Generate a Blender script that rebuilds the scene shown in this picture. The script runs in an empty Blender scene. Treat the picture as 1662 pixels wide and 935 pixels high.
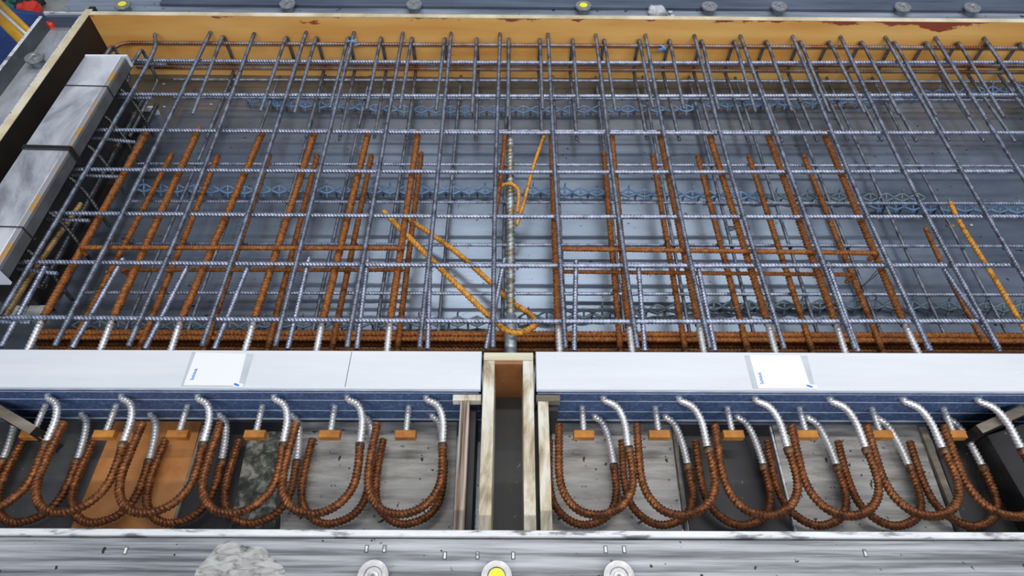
import bpy, math, random
import numpy as np
from mathutils import Vector, Matrix
random.seed(7)
S = bpy.context.scene
COL = S.collection

# ------------------------------------------------------------------ camera
F = 1050.0; CX, CY = 831.0, 467.5
PITCH = math.radians(53.66); ROLL = 0.004; CH = 1.30
sp, cp = math.sin(PITCH), math.cos(PITCH)
R0 = Vector((1, 0, 0)); U0 = Vector((0, sp, cp)); FW = Vector((0, cp, -sp))
R = R0*math.cos(ROLL) + U0*math.sin(ROLL)
U = U0*math.cos(ROLL) - R0*math.sin(ROLL)
cam_d = bpy.data.cameras.new('camera')
cam = bpy.data.objects.new('camera', cam_d); COL.objects.link(cam)
m = Matrix.Identity(4)
for i in range(3):
    m[i][0] = R[i]; m[i][1] = U[i]; m[i][2] = -FW[i]
m[2][3] = CH
cam.matrix_world = m
cam_d.sensor_width = 36.0; cam_d.lens = 36.0*F/1662.0
cam_d.clip_start = 0.02
S.camera = cam

# ------------------------------------------------------------------ light
S.view_settings.view_transform = 'Standard'; S.view_settings.look = 'None'
S.view_settings.gamma = 1.0; S.view_settings.use_curve_mapping = False
S.view_settings.exposure = 0.22
w = bpy.data.worlds.new('world'); S.world = w; w.use_nodes = True
w.node_tree.nodes['Background'].inputs[0].default_value = (0.68, 0.79, 1.0, 1)
w.node_tree.nodes['Background'].inputs[1].default_value = 0.32
def area(name, loc, sx, sy, power, col):
    l = bpy.data.lights.new(name, 'AREA'); l.shape = 'RECTANGLE'; l.size = sx; l.size_y = sy
    l.energy = power; l.color = col
    o = bpy.data.objects.new(name, l); COL.objects.link(o); o.location = loc
    return o
area('hall_tube_light', (0.8, 1.25, 3.2), 4.0, 0.10, 38, (1.0, 0.97, 0.94))
area('hall_tube_light', (0.3, -1.7, 2.9), 3.6, 0.12, 70, (1.0, 0.98, 0.95)).rotation_euler = (math.radians(38), 0, 0)
area('hall_tube_light', (0.7, 3.7, 3.8), 4.4, 0.12, 50, (0.90, 0.95, 1.0))

# ------------------------------------------------------------------ pixel -> world
def P(px, py, z=0.0):
    u, v = px-CX, py-CY
    c, s = math.cos(ROLL), math.sin(ROLL)
    uu, vv = u*c + v*s, -u*s + v*c
    d = FW + R0*(uu/F) - U0*(vv/F)
    t = (z-CH)/d.z
    return Vector((d.x*t, d.y*t, z))

# ------------------------------------------------------------------ materials
def new_mat(name):
    mt = bpy.data.materials.new(name); mt.use_nodes = True
    nt = mt.node_tree; b = nt.nodes['Principled BSDF']
    return mt, nt, b
def noise_mat(name, stops, scale=8, metallic=0.0, rough=0.5, rough2=None, bump=0.0, bscale=60,
              stretch=(1, 1, 1), detail=6, distort=0.0, spots=None):
    mt, nt, b = new_mat(name); N = nt.nodes; L = nt.links
    tc = N.new('ShaderNodeTexCoord'); mp = N.new('ShaderNodeMapping')
    mp.inputs['Scale'].default_value = stretch
    L.new(tc.outputs['Object'], mp.inputs[0])
    nz = N.new('ShaderNodeTexNoise'); nz.inputs['Scale'].default_value = scale
    nz.inputs['Detail'].default_value = detail; nz.inputs['Roughness'].default_value = 0.62
    nz.inputs['Distortion'].default_value = distort
    L.new(mp.outputs[0], nz.inputs['Vector'])
    cr = N.new('ShaderNodeValToRGB'); e = cr.color_ramp.elements
    while len(e) > 1: e.remove(e[-1])
    e[0].position = stops[0][0]; e[0].color = (*stops[0][1], 1)
    for p, c in stops[1:]:
        k = e.new(p); k.color = (*c, 1)
    L.new(nz.outputs[0], cr.inputs[0])
    out = cr.outputs[0]
    if spots:
        sc, th, colr = spots
        n2 = N.new('ShaderNodeTexNoise'); n2.inputs['Scale'].default_value = sc; n2.inputs['Detail'].default_value = 3
        L.new(tc.outputs['Object'], n2.inputs['Vector'])
        r2 = N.new('ShaderNodeValToRGB'); r2.color_ramp.elements[0].position = th; r2.color_ramp.elements[1].position = th+0.03
        L.new(n2.outputs[0], r2.inputs[0])
        mx = N.new('ShaderNodeMix'); mx.data_type = 'RGBA'
        L.new(r2.outputs[0], mx.inputs[0]); L.new(out, mx.inputs[6]); mx.inputs[7].default_value = (*colr, 1)
        out = mx.outputs[2]
    L.new(out, b.inputs['Base Color'])
    b.inputs['Metallic'].default_value = metallic
    if rough2 is not None:
        mr = N.new('ShaderNodeMapRange'); mr.inputs[3].default_value = rough; mr.inputs[4].default_value = rough2
        mr.inputs[1].default_value = 0.3; mr.inputs[2].default_value = 0.7
        L.new(nz.outputs[0], mr.inputs[0]); L.new(mr.outputs[0], b.inputs['Roughness'])
    else: b.inputs['Roughness'].default_value = rough
    if bump:
        n3 = N.new('ShaderNodeTexNoise'); n3.inputs['Scale'].default_value = bscale; n3.inputs['Detail'].default_value = 4
        L.new(mp.outputs[0], n3.inputs['Vector'])
        bp = N.new('ShaderNodeBump'); bp.inputs['Strength'].default_value = bump; bp.inputs['Distance'].default_value = 0.002
        L.new(n3.outputs[0], bp.inputs['Height']); L.new(bp.outputs[0], b.inputs['Normal'])
    return mt
M = {}
M['bar'] = noise_mat('blue_grey_bar_steel', [(0.35, (0.20, 0.225, 0.29)), (0.65, (0.48, 0.52, 0.65))], 60, 0.8, 0.30, 0.45)
M['bar_dark'] = noise_mat('dark_bar_steel', [(0.35, (0.10, 0.105, 0.12)), (0.6, (0.27, 0.29, 0.34)), (0.75, (0.45, 0.47, 0.52))], 30, 0.75, 0.38, 0.55)
M['bar_long'] = noise_mat('grey_bar_steel', [(0.35, (0.10, 0.105, 0.125)), (0.65, (0.30, 0.33, 0.41))], 50, 0.75, 0.32, 0.48)
M['rust'] = noise_mat('orange_brown_rust', [(0.3, (0.09, 0.028, 0.007)), (0.5, (0.25, 0.080, 0.013)), (0.72, (0.46, 0.17, 0.025))], 120, 0.2, 0.5, 0.7)
M['rust_bright'] = noise_mat('bright_orange_rust', [(0.3, (0.38, 0.14, 0.02)), (0.55, (0.68, 0.31, 0.04)), (0.7, (0.85, 0.45, 0.08))], 110, 0.2, 0.45, 0.65)
M['rust_loop'] = noise_mat('reddish_brown_rust', [(0.32, (0.06, 0.018, 0.006)), (0.5, (0.165, 0.052, 0.013)), (0.68, (0.34, 0.125, 0.036))], 110, 0.45, 0.34, 0.5)
M['rust_pale'] = noise_mat('ochre_rusted_steel', [(0.35, (0.16, 0.10, 0.05)), (0.6, (0.48, 0.30, 0.12)), (0.75, (0.5, 0.42, 0.3))], 35, 0.4, 0.5)
M['black_bar'] = noise_mat('blackened_bar_steel', [(0.35, (0.03, 0.032, 0.036)), (0.7, (0.12, 0.125, 0.13))], 40, 0.7, 0.35, 0.5)
M['rust_grey'] = noise_mat('rust_flushed_steel', [(0.38, (0.28, 0.11, 0.05)), (0.55, (0.35, 0.27, 0.25)), (0.7, (0.42, 0.42, 0.48))], 9, 0.7, 0.42)
M['stainless'] = noise_mat('bright_stainless', [(0.3, (0.70, 0.69, 0.66)), (0.7, (0.95, 0.95, 0.96))], 30, 0.65, 0.3, 0.42)
M['weld'] = noise_mat('burnt_weld', [(0.35, (0.04, 0.02, 0.012)), (0.65, (0.30, 0.17, 0.09))], 90, 0.5, 0.5, bump=0.6, bscale=150)
M['plate'] = noise_mat('orange_rust_plate', [(0.3, (0.30, 0.10, 0.015)), (0.7, (0.70, 0.30, 0.05))], 25, 0.1, 0.6)
M['floor'] = noise_mat('smeared_table_steel', [(0.28, (0.12, 0.14, 0.165)), (0.5, (0.25, 0.29, 0.345)), (0.72, (0.40, 0.45, 0.52))], 3.0, 0.85, 0.25, 0.38,
                       bump=0.06, bscale=25, stretch=(0.5, 1.4, 1), distort=0.3, detail=9, spots=(70, 0.70, (0.04, 0.045, 0.05)))
M['sheet'] = noise_mat('scratched_grey_sheet', [(0.3, (0.12, 0.115, 0.105)), (0.48, (0.32, 0.31, 0.29)), (0.66, (0.52, 0.51, 0.48))], 16, 0.3, 0.36, 0.6,
                       bump=0.3, bscale=90, stretch=(0.35, 2.6, 1), distort=0.15, detail=12, spots=(75, 0.66, (0.03, 0.025, 0.02)))
M['ply_layers'] = noise_mat('layered_plywood_edge', [(0.40, (0.06, 0.035, 0.025)), (0.5, (0.27, 0.19, 0.14)), (0.60, (0.48, 0.42, 0.36))], 30, 0.0, 0.7, stretch=(9, 0.12, 0.12))
M['sheet_dark'] = noise_mat('dark_grey_sheet', [(0.3, (0.035, 0.036, 0.038)), (0.7, (0.11, 0.11, 0.11))], 6, 0.2, 0.4, 0.6, bump=0.15, spots=(70, 0.69, (0.2, 0.2, 0.19)))
M['film'] = noise_mat('black_film_plywood', [(0.35, (0.012, 0.011, 0.012)), (0.7, (0.035, 0.032, 0.034))], 8, 0.0, 0.38, 0.6, spots=(80, 0.72, (0.18, 0.18, 0.18)))
M['film_brown'] = noise_mat('dark_brown_film_plywood', [(0.35, (0.010, 0.007, 0.006)), (0.7, (0.022, 0.015, 0.012))], 8, 0.0, 0.6)
M['mottled'] = noise_mat('concrete_crusted_sheet', [(0.40, (0.025, 0.027, 0.022)), (0.5, (0.08, 0.085, 0.068)), (0.60, (0.27, 0.27, 0.22))], 45, 0.0, 0.7, bump=0.8, bscale=60, distort=0.5, detail=12)
M['orange_ply'] = noise_mat('orange_plywood', [(0.3, (0.34, 0.13, 0.035)), (0.55, (0.50, 0.21, 0.06)), (0.8, (0.56, 0.30, 0.13))], 14, 0.0, 0.4, 0.6, bump=0.08, detail=10)
M['brown_ply'] = noise_mat('brown_plywood', [(0.3, (0.22, 0.08, 0.025)), (0.7, (0.40, 0.17, 0.06))], 9, 0.0, 0.5)
M['timber'] = noise_mat('weathered_timber', [(0.32, (0.22, 0.16, 0.09)), (0.46, (0.52, 0.45, 0.32)), (0.56, (0.70, 0.67, 0.57)), (0.7, (0.80, 0.79, 0.73))], 30, 0.0, 0.75, bump=0.5, bscale=60, stretch=(1, 0.3, 1), distort=0.4, detail=10)
M['timber_x'] = noise_mat('pale_timber_lath', [(0.3, (0.50, 0.44, 0.27)), (0.7, (0.76, 0.74, 0.58))], 12, 0.0, 0.75, bump=0.3, bscale=40, stretch=(0.2, 2, 1))
M['timber_edge'] = noise_mat('pale_plywood_edge', [(0.3, (0.42, 0.34, 0.20)), (0.55, (0.72, 0.62, 0.42)), (0.75, (0.80, 0.76, 0.66))], 8, 0.0, 0.7, stretch=(1, 1, 1))
M['timber_grey'] = noise_mat('greyish_timber', [(0.3, (0.10, 0.085, 0.065)), (0.7, (0.30, 0.26, 0.20))], 14, 0.0, 0.8, bump=0.3, stretch=(0.4, 2, 1))
M['cap'] = noise_mat('white_cover_profile', [(0.3, (0.64, 0.68, 0.72)), (0.7, (0.78, 0.80, 0.82))], 5, 0.0, 0.42, 0.55, stretch=(0.3, 3, 1), spots=(120, 0.74, (0.45, 0.48, 0.5)))
M['foam'] = noise_mat('blue_grey_insulation', [(0.4, (0.045, 0.085, 0.20)), (0.58, (0.075, 0.13, 0.28)), (0.7, (0.20, 0.28, 0.46))], 160, 0.0, 0.7, bump=0.2, bscale=200)
M['white_line'] = noise_mat('pale_seam', [(0.3, (0.35, 0.42, 0.58)), (0.7, (0.7, 0.76, 0.85))], 20, 0.0, 0.6)
M['rail'] = noise_mat('brushed_formwork_steel', [(0.30, (0.08, 0.08, 0.09)), (0.43, (0.17, 0.175, 0.19)), (0.52, (0.33, 0.34, 0.36)), (0.66, (0.52, 0.53, 0.56))], 20, 0.4, 0.38, 0.6,
                      bump=0.4, bscale=50, stretch=(0.12, 3.8, 1), distort=0.1, detail=12, spots=(60, 0.69, (0.03, 0.03, 0.035)))
M['rail_back'] = noise_mat('bluish_formwork_steel', [(0.3, (0.13, 0.155, 0.20)), (0.5, (0.24, 0.28, 0.34)), (0.7, (0.42, 0.46, 0.54))], 12, 0.35, 0.4, 0.6, stretch=(0.2, 3, 1), detail=10, spots=(40, 0.68, (0.02, 0.025, 0.03)))
M['rail_left'] = noise_mat('worn_formwork_steel', [(0.3, (0.26, 0.27, 0.29)), (0.7, (0.55, 0.56, 0.60))], 10, 0.4, 0.5, 0.6, stretch=(2, 0.7, 1), bump=0.1)
M['rail_dark'] = noise_mat('dark_painted_steel', [(0.3, (0.05, 0.06, 0.065)), (0.7, (0.13, 0.15, 0.15))], 9, 0.3, 0.6)
M['rail_navy'] = noise_mat('dark_blue_steel', [(0.3, (0.05, 0.065, 0.10)), (0.7, (0.13, 0.16, 0.22))], 9, 0.3, 0.5, stretch=(0.3, 3, 1))
M['edge_metal'] = noise_mat('bare_white_metal_edge', [(0.38, (0.20, 0.21, 0.22)), (0.47, (0.70, 0.71, 0.72)), (0.7, (0.82, 0.84, 0.86))], 30, 0.1, 0.5, stretch=(0.5, 2.5, 1), distort=0.2, detail=12)
M['magnet'] = noise_mat('brushed_magnet_steel', [(0.3, (0.30, 0.30, 0.29)), (0.7, (0.55, 0.56, 0.57))], 60, 0.75, 0.33)
M['magnet_dark'] = noise_mat('magnet_housing', [(0.3, (0.10, 0.12, 0.15)), (0.7, (0.28, 0.31, 0.36))], 30, 0.6, 0.4)
M['yellow'] = noise_mat('yellow_sticker', [(0.3, (0.80, 0.72, 0.02)), (0.7, (0.95, 0.92, 0.05))], 20, 0.0, 0.5)
M['galv'] = noise_mat('galvanised_steel', [(0.35, (0.36, 0.42, 0.48)), (0.65, (0.70, 0.76, 0.80))], 45, 0.8, 0.33, 0.5)
M['cover'] = noise_mat('streaked_sheet_cover', [(0.36, (0.30, 0.31, 0.34)), (0.5, (0.60, 0.61, 0.64)), (0.64, (0.86, 0.87, 0.88))], 4, 0.55, 0.33, 0.5, stretch=(2.2, 0.8, 1), distort=0.6)
M['cover_edge'] = noise_mat('rust_spotted_cover_edge', [(0.5, (0.36, 0.36, 0.36)), (0.57, (0.55, 0.29, 0.08)), (0.66, (0.62, 0.34, 0.08))], 22, 0.35, 0.5)
M['cover_side'] = noise_mat('dull_cover_side', [(0.35, (0.10, 0.105, 0.11)), (0.7, (0.20, 0.205, 0.21))], 9, 0.4, 0.45)
M['strap'] = noise_mat('black_strap', [(0.3, (0.01, 0.01, 0.012)), (0.7, (0.03, 0.03, 0.035))], 30, 0.0, 0.4)
M['white_plastic'] = noise_mat('white_plastic', [(0.3, (0.70, 0.69, 0.64)), (0.7, (0.85, 0.84, 0.82))], 20, 0.0, 0.5)
M['white_foil'] = noise_mat('white_tape', [(0.3, (0.65, 0.72, 0.82)), (0.7, (0.85, 0.88, 0.92))], 20, 0.0, 0.4)
M['blue_plastic'] = noise_mat('blue_spacer_plastic', [(0.3, (0.10, 0.19, 0.34)), (0.7, (0.17, 0.29, 0.46))], 8, 0.0, 0.4)
M['teal_plastic'] = noise_mat('grey_teal_spacer_plastic', [(0.3, (0.085, 0.125, 0.15)), (0.7, (0.16, 0.22, 0.255))], 8, 0.0, 0.45)
M['clip'] = noise_mat('light_blue_clip', [(0.3, (0.16, 0.34, 0.58)), (0.7, (0.30, 0.50, 0.72))], 20, 0.0, 0.4)
M['concrete'] = noise_mat('hall_concrete', [(0.3, (0.24, 0.24, 0.22)), (0.7, (0.46, 0.46, 0.42))], 6, 0.0, 0.85, spots=(9, 0.66, (0.08, 0.08, 0.08)))
M['lump'] = noise_mat('crumbly_concrete', [(0.3, (0.35, 0.37, 0.38)), (0.7, (0.72, 0.74, 0.76))], 60, 0.0, 0.85, bump=0.8, bscale=90)
M['card'] = noise_mat('white_card', [(0.3, (0.84, 0.85, 0.86)), (0.7, (0.90, 0.90, 0.90))], 8, 0.0, 0.4)
M['bag'] = noise_mat('grey_clear_bag', [(0.3, (0.46, 0.50, 0.53)), (0.7, (0.60, 0.64, 0.67))], 14, 0.0, 0.25)
M['print_blue'] = noise_mat('blue_print', [(0.3, (0.01, 0.16, 0.62)), (0.7, (0.02, 0.20, 0.70))], 8, 0.0, 0.4)
M['wire'] = noise_mat('dark_tie_wire', [(0.3, (0.05, 0.05, 0.06)), (0.7, (0.14, 0.14, 0.16))], 40, 0.7, 0.4)
M['red'] = noise_mat('red_plastic', [(0.3, (0.75, 0.03, 0.01)), (0.7, (0.9, 0.06, 0.02))], 10, 0.0, 0.4)
M['blue_cloth'] = noise_mat('dark_blue_plastic_sack', [(0.3, (0.004, 0.02, 0.10)), (0.7, (0.01, 0.06, 0.25))], 5, 0.0, 0.5, bump=0.4, bscale=12)
M['yellow_paint'] = noise_mat('yellow_painted_steel', [(0.3, (0.40, 0.19, 0.01)), (0.7, (0.75, 0.40, 0.02))], 9, 0.1, 0.4)
M['green'] = noise_mat('green_plastic', [(0.3, (0.01, 0.12, 0.07)), (0.7, (0.03, 0.25, 0.15))], 9, 0.0, 0.4)
M['brown_cloth'] = noise_mat('brown_rag', [(0.3, (0.10, 0.05, 0.035)), (0.7, (0.30, 0.17, 0.12))], 9, 0.0, 0.8)

# shuttering board: orange release-oiled plywood with flaked red patches along its upper right
def board_material():
    mt, nt, b = new_mat('orange_shuttering_plywood'); N = nt.nodes; L = nt.links
    tc = N.new('ShaderNodeTexCoord')
    n = N.new('ShaderNodeTexNoise'); n.inputs['Scale'].default_value = 4; n.inputs['Detail'].default_value = 7
    mp = N.new('ShaderNodeMapping'); mp.inputs['Scale'].default_value = (0.5, 1, 4)
    L.new(tc.outputs['Object'], mp.inputs[0]); L.new(mp.outputs[0], n.inputs['Vector'])
    cr = N.new('ShaderNodeValToRGB'); cr.color_ramp.elements[0].position = 0.3; cr.color_ramp.elements[0].color = (0.76, 0.34, 0.07, 1)
    cr.color_ramp.elements[1].position = 0.7; cr.color_ramp.elements[1].color = (0.98, 0.60, 0.19, 1)
    L.new(n.outputs[0], cr.inputs[0])
    # red flaked patches: noise + height + x mask
    sx = N.new('ShaderNodeSeparateXYZ'); L.new(tc.outputs['Object'], sx.inputs[0])
    n2 = N.new('ShaderNodeTexNoise'); n2.inputs['Scale'].default_value = 13; n2.inputs['Detail'].default_value = 9; n2.inputs['Roughness'].default_value = 0.65
    m2 = N.new('ShaderNodeMapping'); m2.inputs['Scale'].default_value = (0.45, 1, 1.3)
    L.new(tc.outputs['Object'], m2.inputs[0]); L.new(m2.outputs[0], n2.inputs['Vector'])
    def math_(op, x, y=None):
        q = N.new('ShaderNodeMath'); q.operation = op
        for k, v in enumerate((x, y)):
            if v is None: continue
            if isinstance(v, (int, float)): q.inputs[k].default_value = v
            else: L.new(v, q.inputs[k])
        return q.outputs[0]
    zt_ = math_('MULTIPLY', math_('SUBTRACT', sx.outputs[2], 0.185), 5.5)
    xt_ = math_('MAXIMUM', math_('MULTIPLY', math_('ABSOLUTE', math_('SUBTRACT', sx.outputs[0], 1.27)), -1.1), -0.17)
    tot = math_('ADD', math_('ADD', n2.outputs[0], zt_), xt_)
    st = N.new('ShaderNodeMapRange'); st.inputs[1].default_value = 0.475; st.inputs[2].default_value = 0.495; L.new(tot, st.inputs[0])
    mx = N.new('ShaderNodeMix'); mx.data_type = 'RGBA'; L.new(st.outputs[0], mx.inputs[0]); L.new(cr.outputs[0], mx.inputs[6]); mx.inputs[7].default_value = (0.34, 0.07, 0.03, 1)
    L.new(mx.outputs[2], b.inputs['Base Color']); b.inputs['Roughness'].default_value = 0.4
    return mt
M['board'] = board_material()

# ------------------------------------------------------------------ object helpers
def wpos(o):
    p = Vector(o.location)
    while o.parent: o = o.parent; p = p + Vector(o.location)
    return p
def mesh_obj(name, verts, faces, mat, parent=None, smooth=False, base=None):
    """one mesh object; verts in world coordinates"""
    V = np.array([tuple(v) for v in verts], dtype=np.float64) if not isinstance(verts, np.ndarray) else verts
    if parent is not None: org = wpos(parent)
    elif base is not None: org = Vector(base)
    else:
        lo, hi = V.min(0), V.max(0); org = Vector(((lo[0]+hi[0])/2, (lo[1]+hi[1])/2, lo[2]))
    V = V - np.array(org)
    me = bpy.data.meshes.new(name)
    me.from_pydata(V.tolist(), [], faces); me.materials.append(mat)
    if smooth: me.polygons.foreach_set('use_smooth', [True]*len(me.polygons))
    me.update()
    o = bpy.data.objects.new(name, me); COL.objects.link(o)
    if parent is not None: o.parent = parent
    else: o.location = org
    return o
def empty(name, loc):
    o = bpy.data.objects.new(name, None); COL.objects.link(o); o.location = loc; o.empty_display_size = 0.05
    return o
def tag(o, label, cat, group=None):
    o['label'] = label; o['category'] = cat
    if group: o['group'] = group
    return o
def struct(o, label=None):
    o['kind'] = 'structure'
    if label: o['label'] = label
    return o
class MB:
    def __init__(s): s.v = []; s.f = []
    def add(s, v, f):
        n = len(s.v); s.v += [tuple(x) for x in v]; s.f += [tuple(i+n for i in q) for q in f]; return s
    def box(s, x0, x1, y0, y1, z0, z1, c=0.0):
        """box with chamfered edges (c)"""
        if c <= 0:
            v = [(x, y, z) for z in (z0, z1) for y in (y0, y1) for x in (x0, x1)]
            return s.add(v, [(0, 2, 3, 1), (4, 5, 7, 6), (0, 1, 5, 4), (2, 6, 7, 3), (0, 4, 6, 2), (1, 3, 7, 5)])
        return s.prism([(x0, y0), (x1, y0), (x1, y1), (x0, y1)], z0, z1, c)
    def prism(s, pts, z0, z1, c=0.0):
        """vertical prism on a convex footprint, chamfered top and bottom rim"""
        pts = [Vector(p[:2]) for p in pts]; n = len(pts)
        ar = sum(pts[i].x*pts[(i+1) % n].y-pts[(i+1) % n].x*pts[i].y for i in range(n))
        if ar < 0: pts = pts[::-1]
        def inset(d):
            r = []
            for i in range(n):
                a, b, e = pts[i-1], pts[i], pts[(i+1) % n]
                d1 = (b-a).normalized(); d2 = (e-b).normalized()
                n1 = Vector((-d1.y, d1.x)); n2 = Vector((-d2.y, d2.x))
                k = (n1+n2); k = k/max(0.2, k.dot(n1)) if k.length > 1e-6 else n1
                r.append(b+k*d)
            return r
        rings = [(inset(c), z0), (pts, z0+c), (pts, z1-c), (inset(c), z1)] if c > 0 else [(pts, z0), (pts, z1)]
        v = [(p.x, p.y, z) for rg, z in rings for p in rg]; f = []
        for k in range(len(rings)-1):
            for i in range(n):
                j = (i+1) % n; f.append((k*n+i, k*n+j, (k+1)*n+j, (k+1)*n+i))
        f.append(tuple(range(n))[::-1]); f.append(tuple(range((len(rings)-1)*n, len(rings)*n)))
        return s.add(v, f)
    def lathe(s, cx, cy, prof, n=32):
        """prof: list of (r, z) from bottom to top"""
        v = []; f = []
        for r, z in prof:
            for i in range(n):
                a = 2*math.pi*i/n; v.append((cx+r*math.cos(a), cy+r*math.sin(a), z))
        for k in range(len(prof)-1):
            for i in range(n):
                j = (i+1) % n; f.append((k*n+i, k*n+j, (k+1)*n+j, (k+1)*n+i))
        f.append(tuple(range(n))[::-1]); f.append(tuple(range((len(prof)-1)*n, len(prof)*n)))
        return s.add(v, f)
    def tube(s, pts, r, n=6):
        V, Fc = tube_geo(pts, r, ribs=False, n=n, step=None); return s.add(V.tolist(), Fc)
    def build(s, name, mat, parent=None, smooth=False, base=None):
        return mesh_obj(name, s.v, s.f, mat, parent, smooth, base)

def smooth_path(pts, sub=8):
    """Catmull-Rom through the points"""
    p = [Vector(q) for q in pts]; p = [p[0]*2-p[1]]+p+[p[-1]*2-p[-2]]; out = []
    for i in range(1, len(p)-2):
        for k in range(sub):
            t = k/sub; a, b, c, d = p[i-1], p[i], p[i+1], p[i+2]
            out.append(0.5*((2*b)+(c-a)*t+(2*a-5*b+4*c-d)*t*t+(3*b-a-3*c+d)*t**3))
    out.append(p[-2]); return out
def fillet(pts, rad, seg=6):
    """round the inner corners of a polyline"""
    p = [Vector(q) for q in pts]; out = [p[0]]
    for i in range(1, len(p)-1):
        a, b, c = p[i-1], p[i], p[i+1]
        d1 = (a-b).normalized(); d2 = (c-b).normalized()
        ang = d1.angle(d2)
        if ang > 3.0: out.append(b); continue
        t = min(rad/math.tan(ang/2), 0.45*(a-b).length, 0.45*(c-b).length)
        s0, s1 = b+d1*t, b+d2*t
        for k in range(seg+1):
            u = k/seg; out.append(s0*(1-u)**2+b*2*u*(1-u)+s1*u*u)
    out.append(p[-1]); return out
def tube_geo(pts, r, ribs=True, pitch=0.009, amp=0.16, n=10, step=None, chev=0.55, tip=1.5708):
    p = np.array([tuple(q) for q in pts], dtype=float)
    seg = np.linalg.norm(np.diff(p, axis=0), axis=1); s = np.concatenate([[0], np.cumsum(seg)]); Lt = s[-1]
    if ribs:
        m_ = max(4, int(Lt/(pitch/6))); ss = np.linspace(0, Lt, m_+1)
        q = np.stack([np.interp(ss, s, p[:, k]) for k in range(3)], 1)
    else: q = p; ss = s
    t = np.gradient(q, axis=0); t /= np.linalg.norm(t, axis=1)[:, None]
    nrm = np.zeros_like(t)
    ref = np.array([0, 0, 1.0]) if abs(t[0][2]) < 0.9 else np.array([0, 1.0, 0])
    a = ref-t[0]*ref.dot(t[0]); nrm[0] = a/np.linalg.norm(a)
    for i in range(1, len(q)):
        a = nrm[i-1]-t[i]*nrm[i-1].dot(t[i]); nrm[i] = a/np.linalg.norm(a)
    bi = np.cross(t, nrm)
    th = np.arange(n)*2*math.pi/n
    if ribs:
        ph = ss[:, None]/pitch + 2.2*chev*np.abs(((th-tip+math.pi) % (2*math.pi))-math.pi)[None, :]/math.pi
        prof = np.clip(np.cos(2*math.pi*ph)*1.3, 0, 1)
        rr = r*(1+1.6*amp*prof)*(1-0.06)
        rr[0] = r*0.86; rr[-1] = r*0.86
    else: rr = np.full((len(q), n), r)
    V = q[:, None, :] + rr[:, :, None]*(np.cos(th)[None, :, None]*nrm[:, None, :]+np.sin(th)[None, :, None]*bi[:, None, :])
    V = V.reshape(-1, 3); Fc = []
    for i in range(len(q)-1):
        b0, b1 = i*n, (i+1)*n
        for j in range(n):
            k = (j+1) % n; Fc.append((b0+j, b0+k, b1+k, b1+j))
    Fc.append(tuple(range(n))[::-1]); Fc.append(tuple(range((len(q)-1)*n, len(q)*n)))
    return V, Fc
def rebar(name, pts, r, mat, parent=None, pitch=0.009, amp=0.16, n=10, chev=0.55, ribs=True, base=None):
    if ribs: n = max(n, 12)
    V, Fc = tube_geo(pts, r, ribs, pitch, amp, n, None, chev, 0.0 if mat.name.startswith('bright_stainless') else 1.5708)
    return mesh_obj(name, V, Fc, mat, parent, True, base)
ORD = ['first', 'second', 'third', 'fourth', 'fifth', 'sixth', 'seventh', 'eighth', 'ninth', 'tenth', 'eleventh', 'twelfth', 'thirteenth',
       'fourteenth', 'fifteenth', 'sixteenth', 'seventeenth', 'eighteenth', 'nineteenth', 'twentieth', 'twenty-first', 'twenty-second',
       'twenty-third', 'twenty-fourth', 'twenty-fifth', 'twenty-sixth', 'twenty-seventh', 'twenty-eighth']

# ------------------------------------------------------------------ setting
XL = -1.285; XR = 1.70; YB = 1.822; YF = 0.311; HT = 0.209
struct(MB().box(P(67, 27, 0.209).x-0.009, XR+0.4, -0.3, 2.05, -0.02, 0.0).build('floor', M['floor']), 'smeared grey steel casting table under the reinforcement')
struct(MB().box(-9, 9, -5, 12, -0.82, -0.8).build('floor_hall', M['concrete']), 'grey concrete hall floor far below the table')

# back board, slightly skewed
bl0 = P(147, 24, HT); br0 = P(1662, 36.5, HT)
sl = (br0.y-bl0.y)/(br0.x-bl0.x)
def yb(x): return bl0.y+(x-bl0.x)*sl
t = empty('shuttering_board', (0, yb(0), 0)); tag(t, 'long orange plywood shuttering board closing the back of the form', 'formwork board')
b = MB().prism([(XL, yb(XL)), (XR, yb(XR)), (XR, yb(XR)+0.016), (XL, yb(XL)+0.016)], 0.0, HT-0.002); b.build('plywood_face', M['board'], t)
b = MB().prism([(XL, yb(XL)), (XR, yb(XR)), (XR, yb(XR)+0.018), (XL, yb(XL)+0.018)], HT-0.0019, HT+0.001, 0.0006); b.build('top_edge', M['timber_edge'], t)
# left board
t = empty('side_shuttering_board', (XL, 1.1, 0)); tag(t, 'dark film-faced shuttering board with pale top edge on the left side', 'formwork board')
MB().box(XL-0.018, XL-0.001, YF+0.001, yb(XL)+0.05, 0, HT-0.002).build('film_face', M['film_brown'], t)
MB().box(XL-0.022, XL, YF+0.001, yb(XL)+0.03, HT-0.0019, HT+0.001, 0.0006).build('top_edge', M['timber_edge'], t)
# right board
t = empty('side_shuttering_board', (XR, 1.1, 0)); tag(t, 'black shuttering board at the far right end, only its dark corner showing', 'formwork board')
MB().box(XR, XR+0.018, YF, yb(XR)-0.001, 0, HT-0.002).build('film_face', M['film'], t)
MB().box(XR, XR+0.022, YF, yb(XR)-0.001, HT-0.0019, HT+0.001, 0.0006).build('top_edge', M['timber_edge'], t)

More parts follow.
